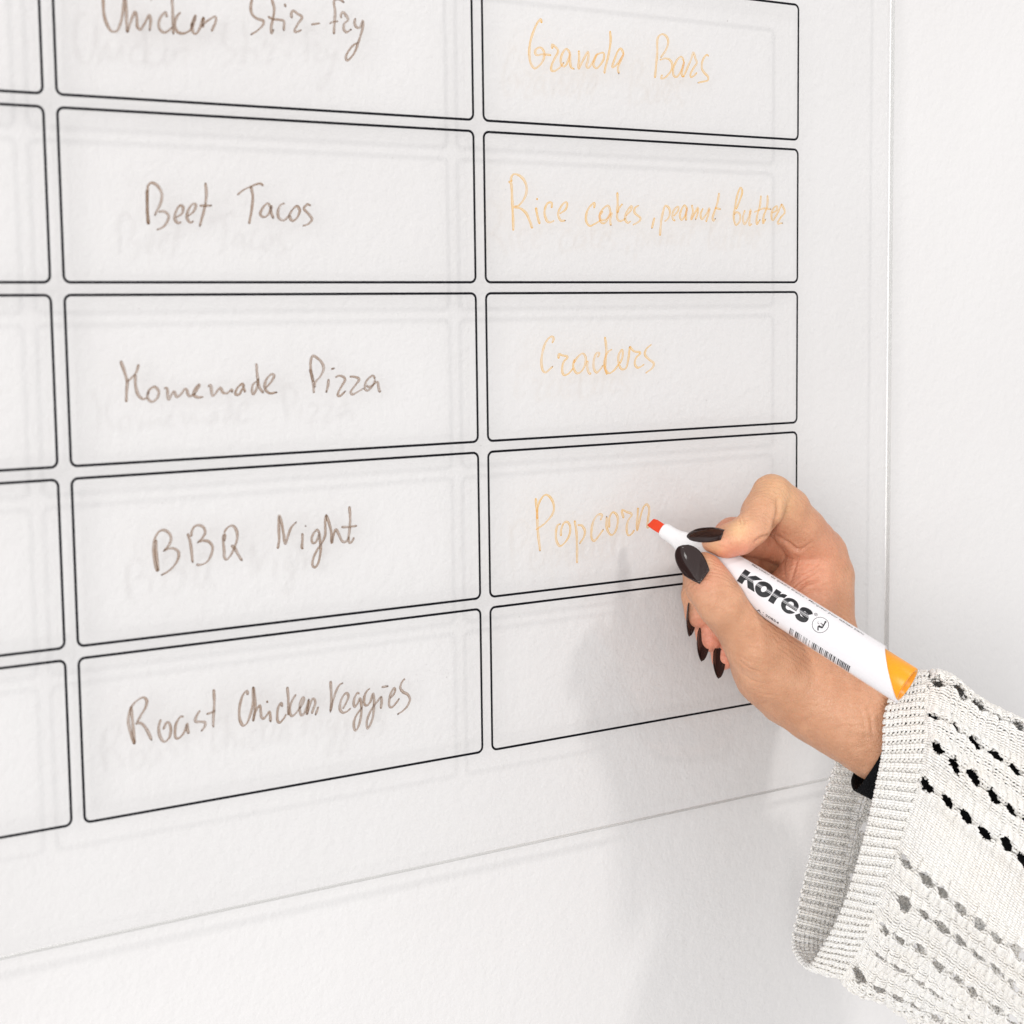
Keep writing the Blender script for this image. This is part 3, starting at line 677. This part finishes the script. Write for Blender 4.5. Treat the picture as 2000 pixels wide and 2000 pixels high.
def wrap(name, V2, F, m, lift=.03, base_px=None, parent=marker, vattr=None):
    """flat print in (mm along the marker, mm round it) laid on the barrel"""
    V = [mpt(s, h/8.2, float(profile(s))+lift) for s, h in V2]
    o = adopt(mesh(name, C2W(np.array(V)), F, m), parent)
    if vattr is not None: fattr(o, 'vv', vattr)
    return o
def fill2d(loops, maxlen=.6):
    """triangulate outlines (with holes) and refine so that they bend round the barrel"""
    cu = bpy.data.curves.new('tmp', 'CURVE'); cu.dimensions = '2D'; cu.fill_mode = 'BOTH'
    for lp in loops:
        sp = cu.splines.new('POLY'); sp.points.add(len(lp)-1)
        for p, q in zip(sp.points, lp): p.co = (q[0], q[1], 0, 1)
        sp.use_cyclic_u = True
    o = bpy.data.objects.new('tmp', cu); SC.collection.objects.link(o)
    me = bpy.data.meshes.new_from_object(o.evaluated_get(bpy.context.evaluated_depsgraph_get()))
    bpy.data.objects.remove(o)
    import bmesh
    bm = bmesh.new(); bm.from_mesh(me)
    bmesh.ops.remove_doubles(bm, verts=bm.verts, dist=1e-5)
    bmesh.ops.triangulate(bm, faces=bm.faces)
    for _ in range(4):
        ed = [e for e in bm.edges if e.calc_length() > maxlen]
        if not ed: break
        bmesh.ops.subdivide_edges(bm, edges=ed, cuts=1); bmesh.ops.triangulate(bm, faces=bm.faces)
    V = [(v.co.x, v.co.y) for v in bm.verts]; bm.verts.index_update(); F = [tuple(v.index for v in f.verts) for f in bm.faces]
    bm.free(); return V, F
def arc(cx, cy, rx, ry, a0, a1, n=20): return [(cx+rx*math.cos(math.radians(a0+(a1-a0)*i/n)), cy+ry*math.sin(math.radians(a0+(a1-a0)*i/n))) for i in range(n+1)]
# bold lower-case word mark, 5.7 mm high; x from 0 to 32.6
HT = 5.9
def sk(P_, sh=.12): return [(x+sh*y*0.0, y) for x, y in P_]
letters = [
 [[(0,0),(2.5,0),(2.5,1.9),(3.2,2.5),(5.0,0),(8.2,0),(5.3,3.55),(8.0,5.9),(4.9,5.9),(2.5,3.6),(2.5,5.9),(0,5.9)]],
 [arc(11.1,2.95,3.45,3.15,0,358,40), arc(11.1,2.95,1.0,1.25,0,358,24)],
 [[(15.4,0),(17.9,0),(17.9,2.6)]+arc(20.0,2.4,2.1,1.7,180,88,10)+[(20.3,5.95),(19.4,5.9),(18.5,5.5),(17.8,4.7),(17.8,5.8),(15.4,5.8)]],
 [arc(23.9,2.95,3.4,3.15,-22,-338,40)[::1]+[(27.2,2.35),(22.75,2.35)]+arc(23.9,2.2,1.15,1.05,190,320,10), [(22.75,3.55),(25.05,3.55)]+arc(23.9,3.6,1.15,1.05,10,170,10)],
 None]
# the s is a fat stroked spine
sp = catmull(np.array([(32.75,4.25),(31.9,4.95),(30.3,4.95),(29.3,4.35),(29.6,3.55),(31.0,3.05),(32.1,2.45),(32.2,1.55),(31.2,.98),(29.6,.98),(28.6,1.75)]), 6)
tg = np.gradient(sp, axis=0); tg /= np.linalg.norm(tg, axis=1)[:, None]; nn2 = np.stack([-tg[:, 1], tg[:, 0]], 1)
letters[4] = [[tuple(p) for p in sp+nn2*1.0]+[tuple(p) for p in (sp-nn2*1.0)[::-1]]]
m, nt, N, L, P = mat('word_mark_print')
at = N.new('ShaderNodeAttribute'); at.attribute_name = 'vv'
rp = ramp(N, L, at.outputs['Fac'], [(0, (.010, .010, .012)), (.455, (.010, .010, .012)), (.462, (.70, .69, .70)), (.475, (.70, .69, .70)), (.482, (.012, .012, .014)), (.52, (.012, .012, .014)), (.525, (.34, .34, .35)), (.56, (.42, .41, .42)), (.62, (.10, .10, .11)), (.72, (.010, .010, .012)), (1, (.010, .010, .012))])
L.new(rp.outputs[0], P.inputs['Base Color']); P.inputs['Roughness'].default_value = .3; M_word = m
S0 = mm(214.6); KS = (mm(370)-mm(214.6))/33.4; HC = 1.55
for k, lt in enumerate(letters):
    V2, F = fill2d(lt, .35); mx_ = (min(v[0] for v in V2)+max(v[0] for v in V2))/2; V2 = [(mx_+(x-mx_)*1.09, HT/2+(y-HT/2)*1.05) for x, y in V2]
    V2 = [(S0+x*KS, (y-HT/2)*.97+HC) for x, y in V2]
    wrap('printed_letter', V2, F, M_word, vattr=[((h-HC)/.97+HT/2)/HT for s, h in V2])
def stroke2d(pts, w):
    p = np.array(pts, float); t = np.gradient(p, axis=0); t /= np.linalg.norm(t, axis=1)[:, None]+1e-9; n = np.stack([-t[:, 1], t[:, 0]], 1)
    V = [tuple(x) for x in p+n*w/2]+[tuple(x) for x in p-n*w/2]; k = len(p)
    return V, [(i, i+1, k+i+1, k+i) for i in range(k-1)]
def join2d(parts):
    V = []; F = []
    for v, f in parts: b = len(V); V += v; F += [tuple(b+i for i in q) for q in f]
    return V, F
# round emblem with a small kneeling figure
cx, cy = mm(395), 8*.2+.05
def em(x, y):                        # from the zoomed photograph to marker coordinates
    dx, dy = (x-1655)/9.2/4.93, -(y-1240)/9.2/4.93
    return (cx+dx*.848-dy*.53, cy+dx*.53+dy*.848)
parts = [stroke2d([(cx+3.15*math.cos(a), cy+3.15*math.sin(a)) for a in np.linspace(0, 2*math.pi, 41)], .22),
 stroke2d(catmull(np.array([em(1738,1190), em(1722,1230), em(1695,1285)]), 5), .5), stroke2d(catmull(np.array([em(1700,1292), em(1660,1283), em(1622,1262)]), 4), .75),
 stroke2d(catmull(np.array([em(1622,1262), em(1615,1300), em(1616,1345)]), 4), .55), stroke2d(catmull(np.array([em(1712,1240), em(1690,1232), em(1668,1210), em(1655,1222)]), 4), .25),
 stroke2d(catmull(np.array([em(1700,1252), em(1672,1240)]), 4), .22), stroke2d(catmull(np.array([em(1615,1180), em(1610,1215), em(1640,1232)]), 4), .16)]
hx, hy = em(1740, 1184); parts.append(([(hx, hy)]+[(hx+.42*math.cos(a), hy+.42*math.sin(a)) for a in np.linspace(0, 2*math.pi, 13)[:-1]], [(0, 1+i, 1+(i+1) % 12) for i in range(12)]))
V2, F = join2d(parts); wrap('printed_emblem', V2, F, M_blk)
def text2d(s, size, bold=0.0):
    cu = bpy.data.curves.new('tmp', 'FONT'); cu.body = s; cu.size = size; cu.resolution_u = 2; cu.offset = bold
    o = bpy.data.objects.new('tmp', cu); SC.collection.objects.link(o)
    me = bpy.data.meshes.new_from_object(o.evaluated_get(bpy.context.evaluated_depsgraph_get())); bpy.data.objects.remove(o)
    V = [(v.co.x, v.co.y) for v in me.vertices]; F = [tuple(p.vertices) for p in me.polygons]; return V, F
def place_text(name, s, s0, s1, ang, size, bold=0):
    V, F = text2d(s, size, bold); x0 = min(v[0] for v in V); x1 = max(v[0] for v in V); k = (s1-s0)/(x1-x0); h0 = ang*8.2
    wrap(name, [(s0+(x-x0)*k, h0+y) for x, y in V], F, M_blk)
place_text('printed_text', 'Marcador de quadro branco - Marqueur pour tableau blanc', mm(215), mm(472), math.radians(60), 2.1, .02)
place_text('printed_text', 'A | 20854', mm(272), mm(322), math.radians(-59), 1.9, .04)
place_text('printed_text', '\u00ae', mm(372), mm(380), (HC+2.0)/8.2, 1.9, .01)
rb = random.Random(7); bars = []; x = mm(347)
while x < mm(484):
    w = rb.choice((.18, .18, .36, .55)); gp = rb.choice((.22, .3, .5))
    if rb.random() < .12: gp += .7
    hs = [-10.6+i*.62 for i in range(8)]
    V = [(x, h) for h in hs]+[(x+w, h) for h in hs]; bars.append((V, [(i, i+1, 8+i+1, 8+i) for i in range(7)])); x += w+gp
V2, F = join2d(bars); wrap('printed_barcode', V2, F, M_blk)
# ---------------------------------------------------------------- undersleeve and knitted sleeve
def dense_loop(pts, n=400):
    c = catmull(np.array([K(*p) for p in pts]), 12, closed=True)
    c = np.vstack([c, c[:1]]); s = np.r_[0, np.cumsum(np.linalg.norm(np.diff(c, axis=0), axis=1))]
    # keep correspondence by control parameter, not by length
    t = np.linspace(0, 1, len(c)); q = np.arange(n)/n
    return np.stack([np.interp(q, t, c[:, i]) for i in range(3)], 1), s[-1]
m, nt, N, L, P = mat('black_jersey')
tc = N.new('ShaderNodeTexCoord').outputs['Object']; a = noise(N, L, 1500, 3, tc, .7); r = ramp(N, L, a.outputs[0], [(.4, (.004, .004, .005)), (.75, (.014, .014, .015))])
L.new(r.outputs[0], P.inputs['Base Color']); P.inputs['Roughness'].default_value = 1; P.inputs['Specular IOR Level'].default_value = .1
b = bump(N, L, a.outputs[0], .0006, .8); L.new(b.outputs[0], P.inputs['Normal']); M_jersey = m
UO = [(1765,1362,14),(1738,1420,25),(1724,1466,26),(1694,1516,20),(1668,1545,10),(1662,1528,-8),(1672,1498,-22),(1694,1440,-33),(1730,1385,-24),(1755,1358,-6)]
UE = [(2090,1530,14),(2070,1590,32),(2055,1630,36),(2030,1668,33),(2005,1700,18),(1998,1690,8),(2010,1650,-10),(2030,1590,-20),(2055,1540,-14),(2080,1520,0)]
lo0, _ = dense_loop(UO, 96); lo1, _ = dense_loop(UE, 96)
V = []; F = []
NRW = 40
for th in (0, 1):
    for k in range(NRW):
        t = k/(NRW-1); c = lo0*(1-t)+lo1*t; ce = c.mean(0); r_ = c-ce; rl = np.linalg.norm(r_, axis=1)[:, None]
        wob = .5*np.sin(np.arange(96)*2*np.pi*5/96+k*.35)[:, None]*min(1, k/6)
        V += list(c+r_/rl*(wob-.9*th))
for th in (0, 1):
    o_ = th*NRW*96
    for k in range(NRW-1):
        for i in range(96):
            j = (i+1) % 96; q = (o_+k*96+i, o_+k*96+j, o_+(k+1)*96+j, o_+(k+1)*96+i); F.append(q if not th else q[::-1])
for i in range(96): j = (i+1) % 96; F.append((j, i, NRW*96+i, NRW*96+j))
adopt(mesh('black_undersleeve', C2W(np.array(V)), F, M_jersey), person)

LO = [(1744,1334,10),(1728,1400,28),(1725,1465,35),(1713,1530,37),(1698,1600,37),(1677,1680,35),(1650,1765,29),(1610,1845,17),(1573,1886,2),(1551,1858,-12),(1559,1780,-24),(1581,1680,-30),(1603,1590,-33),(1630,1500,-34),(1668,1402,-28),(1710,1346,-9)]
LC = [(1808,1322,12),(1808,1390,32),(1809,1462,41),(1795,1538,44),(1770,1612,44),(1746,1690,42),(1716,1775,36),(1682,1852,22),(1642,1904,2),(1634,1880,-18),(1640,1800,-32),(1660,1695,-39),(1680,1600,-42),(1706,1510,-42),(1742,1405,-34),(1778,1340,-10)]
EV = [(372,160,14),(362,222,16),(350,262,18),(342,276,18),(340,280,18),(338,272,18),(336,258,16),(334,236,12),(332,214,6),(332,214,2),(332,224,0),(332,234,0),(334,240,0),(340,240,0),(352,215,0),(366,180,6)]
LE = [(a[0]+b[0], a[1]+b[1], a[2]+b[2]) for a, b in zip(LC, EV)]
NQ = 480
o_, _ = dense_loop(LO, NQ); c_, LCL = dense_loop(LC, NQ); e_, _ = dense_loop(LE, NQ)
# arc-length parameter of the cuff-end loop
cc = np.vstack([c_, c_[:1]]); sC = np.r_[0, np.cumsum(np.linalg.norm(np.diff(cc, axis=0), axis=1))]; sC /= sC[-1]
def resample(l, n=NQ):
    l2 = np.vstack([l, l[:1]]); q = np.arange(n)/n; return np.stack([np.interp(q, sC, l2[:, i]) for i in range(3)], 1)
o_, c_, e_ = resample(o_), resample(c_), resample(e_)
VC = 17.0; VE = VC+float(np.linalg.norm(e_-c_, axis=1).mean()); NVt = 150
vt = np.linspace(0, VE, NVt)
TAB = np.zeros((NQ, NVt, 3))
for k, v in enumerate(vt):
    if v < VC: t = v/VC; p = o_*(1-t)+c_*t
    else: t = (v-VC)/(VE-VC); p = c_*(1-t)+e_*t
    TAB[:, k] = p
du = np.roll(TAB, -1, 0)-np.roll(TAB, 1, 0); dv = np.gradient(TAB, axis=1)
NRM = np.cross(du, dv); NRM /= np.linalg.norm(NRM, axis=2)[..., None]
ctr = TAB.mean(0)[None]
if ((TAB-ctr)*NRM).sum(2).mean() < 0: NRM = -NRM
uu = np.arange(NQ)/NQ
fold = 1.5*np.sin(2*np.pi*(uu[:, None]*3+.1)+vt[None]*.035)+.9*np.sin(2*np.pi*uu[:, None]*7+vt[None]*.09)+.6*np.sin(2*np.pi*uu[:, None]*11-vt[None]*.05+1)
fold *= np.clip(vt/20, .12, 1)[None]; bell = 2.6*np.exp(-((vt-VC-9)/9)**2)[None]-.8*np.exp(-((vt-VC+1)/3)**2)[None]
TAB = TAB+NRM*(fold+bell)[..., None]
du = np.roll(TAB, -1, 0)-np.roll(TAB, 1, 0); dv = np.gradient(TAB, axis=1)
N2 = np.cross(du, dv); N2 /= np.linalg.norm(N2, axis=2)[..., None]; NRM = N2*np.sign((N2*NRM).sum(2).mean())
def surf(u, v, T):
    u = (u % 1.0)*NQ; i = np.floor(u).astype(int) % NQ; fu = (u-np.floor(u))[:, None]
    w = np.clip(v/VE*(NVt-1), 0, NVt-1.001); j = w.astype(int); fv = (w-j)[:, None]; i2 = (i+1) % NQ
    return (T[i, j]*(1-fu)+T[i2, j]*fu)*(1-fv)+(T[i, j+1]*(1-fu)+T[i2, j+1]*fu)*fv
RP = 1.72; SP = 1.95
NS = int(round(LCL/SP/2)*2); SP = LCL/NS
# eyelet rows: u where the cuff-end loop passes given heights on the near side
px_c = 1000-c_[:, 1]/c_[:, 2]*FPX; near_i = [i for i in range(NQ//2+10)]
def u_at(y): return min(near_i, key=lambda i: abs(px_c[i]-y) + (200 if c_[i, 2] > D0+8 and i > 200 else 0))/NQ
rows_y = [1340, 1396, 1456, 1520, 1668, 1724, 1780, 1832, 1878]
hu = [u_at(y)*LCL for y in rows_y]
x = hu[-1]+10.5
while x < LCL-8: hu.append(x); x += 10.5
holes = []
rs = np.random.RandomState(11)
for k, u0 in enumerate(hu):
    upper = rows_y[k] < 1600 if k < len(rows_y) else False
    q = 0
    v = VC+(3.6 if upper else 4.5)+(0 if upper else (k % 2)*4)
    while v < VE-1:
        holes.append((u0+rs.normal()*.45, v+rs.normal()*.7, (1.95 if upper else 2.0)*rs.uniform(.62, 1.2), (3.5 if upper else 3.3)*rs.uniform(.7, 1.15)))
        v += 9.3 if upper else 9.0
holes = np.array(holes)
band = np.array(hu)
SLANT = .3
def yarn_rows(rows, rib, name, parent):
    NSUB, ND = 8, 5
    VV = []; FF = []; base = 0
    for jr in rows:
        n = NS*NSUB; t = np.arange(n)*2*np.pi/NSUB; st = np.arange(n)/NSUB
        col = np.floor(st).astype(int)
        jit = .05*np.sin(col*12.9898+jr*78.233)
        d = .50; sgn = np.ones(n)
        if rib: sgn = np.where(col % 2 == 1, -1.0, 1.0)
        U = (st+.15*np.sin(2*t))*SP; Vm = jr*RP+RP*.84*np.cos(t)+jit
        Nn = -d*sgn*np.cos(2*t)+.12*np.sin(col*4.1+jr*2.3)
        if rib: Nn = Nn+.72*np.cos(np.pi*(st-.5))
        Nn = Nn+.18*np.sin(jr*1.7+st*.05)
        if not rib:
            near = holes[np.abs(holes[:, 1]-jr*RP) < 9]
            dU = np.zeros(n); dV = np.zeros(n)
            for hu_, hv_, a_, b_ in near:
                x = (U-hu_+LCL/2) % LCL-LCL/2; y = Vm-hv_
                x = x-SLANT*y*.5
                I = np.where((np.abs(x) < a_*3) & (np.abs(y) < b_*2.6))[0]
                if not len(I): continue
                xx = x[I]/a_; yy = y[I]/b_; r = np.sqrt(xx*xx+yy*yy)+1e-4; r2 = (r**2.6+.95)**(1/2.6); k = (r2/r-1)*np.exp(-(r/2.4)**4)
                dU[I] += xx*k*a_; dV[I] += yy*k*b_; Nn[I] += .3*np.exp(-((r2-1.35)/.5)**2)
            U = U+dU; Vm = Vm+dV
            fade = np.clip((jr*RP-VC)/5, 0, 1)
            nearest = np.min(np.abs(((U[:, None]-band[None]+LCL/2) % LCL)-LCL/2), axis=1)
            Nn = Nn+fade*np.where(nearest < 7, 1.25*np.sin(np.clip(nearest/5.2, 0, 1)*np.pi)-.35*np.exp(-(nearest/1.3)**2), 0)
            Nn = Nn+fade*np.where(nearest < 6, .55*np.sin(jr*RP*2*np.pi/4.6+np.sign(((U[:, None]-band[None]+LCL/2) % LCL-LCL/2)[np.arange(n), np.argmin(np.abs(((U[:, None]-band[None]+LCL/2) % LCL)-LCL/2), axis=1)])*1.5), 0)
        Pp = surf(U/LCL, Vm, TAB)+surf(U/LCL, Vm, NRM)*Nn[:, None]
        nm = surf(U/LCL, Vm, NRM)
        T = np.roll(Pp, -1, 0)-np.roll(Pp, 1, 0); T /= np.linalg.norm(T, axis=1)[:, None]+1e-9
        B = np.cross(T, nm); B /= np.linalg.norm(B, axis=1)[:, None]+1e-9; A_ = np.cross(B, T)
        rad = (.56 if rib else .50)*(1+.08*np.sin(st*9.7+jr))
        ring = np.stack([Pp+(A_*math.cos(a)+B*math.sin(a))*(rad if np.ndim(rad) == 0 else rad[:, None]) for a in np.arange(ND)*2*np.pi/ND], 1)
        VV.append(ring.reshape(-1, 3))
        i = np.arange(n)[:, None]; k = np.arange(ND)[None]; i2 = (i+1) % n; k2 = (k+1) % ND
        # drop what lies outside the picture on the right (the sleeve goes on behind the frame edge for a little way only)
        f = np.stack([i*ND+k, i2*ND+k, i2*ND+k2, i*ND+k2], -1)
        pxx = 1000+Pp[:, 0]/Pp[:, 2]*FPX; pyy = 1000-Pp[:, 1]/Pp[:, 2]*FPX
        sl_ = np.linalg.norm(np.roll(Pp, -1, 0)-Pp, axis=1)
        keep = (pxx < 2110) & (pyy < 2110) & (sl_ < 1.45)
        f = f[keep].reshape(-1, 4)
        FF.append(f+base); base += n*ND
    VV = np.vstack(VV); FF = np.vstack(FF)
    used = np.zeros(len(VV), bool); used[FF.ravel()] = True; remap = np.cumsum(used)-1
    o = mesh(name, C2W(VV[used]), remap[FF].astype(np.int64), M_yarn)
    o.parent = parent
    return o
m, nt, N, L, P = mat('cream_cotton_yarn')
tc = N.new('ShaderNodeTexCoord').outputs['Object']; a = noise(N, L, 1800, 3, tc, .75); b_ = noise(N, L, 60, 2, tc)
r = ramp(N, L, b_.outputs[0], [(.3, (.965, .925, .865)), (.7, (.97, .95, .91))])
L.new(r.outputs[0], P.inputs['Base Color']); P.inputs['Roughness'].default_value = .95; P.inputs['Specular IOR Level'].default_value = .15
P.inputs['Sheen Weight'].default_value = .25; P.inputs['Sheen Roughness'].default_value = .6
bb = bump(N, L, a.outputs[0], .0005, .9); L.new(bb.outputs[0], P.inputs['Normal']); M_yarn = m
tl = N.new('ShaderNodeBsdfTranslucent'); L.new(r.outputs[0], tl.inputs[0]); mxy = N.new('ShaderNodeMixShader'); mxy.inputs[0].default_value = .04
L.new(P.outputs[0], mxy.inputs[1]); L.new(tl.outputs[0], mxy.inputs[2]); L.new(mxy.outputs[0], N['Material Output'].inputs[0])
P.inputs['Subsurface Weight'].default_value = .3; P.inputs['Subsurface Radius'].default_value = (1, .9, .75); P.inputs['Subsurface Scale'].default_value = .0015
nrc = int(VC/RP)
sleeve = yarn_rows(range(nrc+1, int(VE/RP)-1), False, 'knitted_sleeve', None); adopt(sleeve, person)
cuff = yarn_rows(range(0, nrc+1), True, 'ribbed_cuff', sleeve)
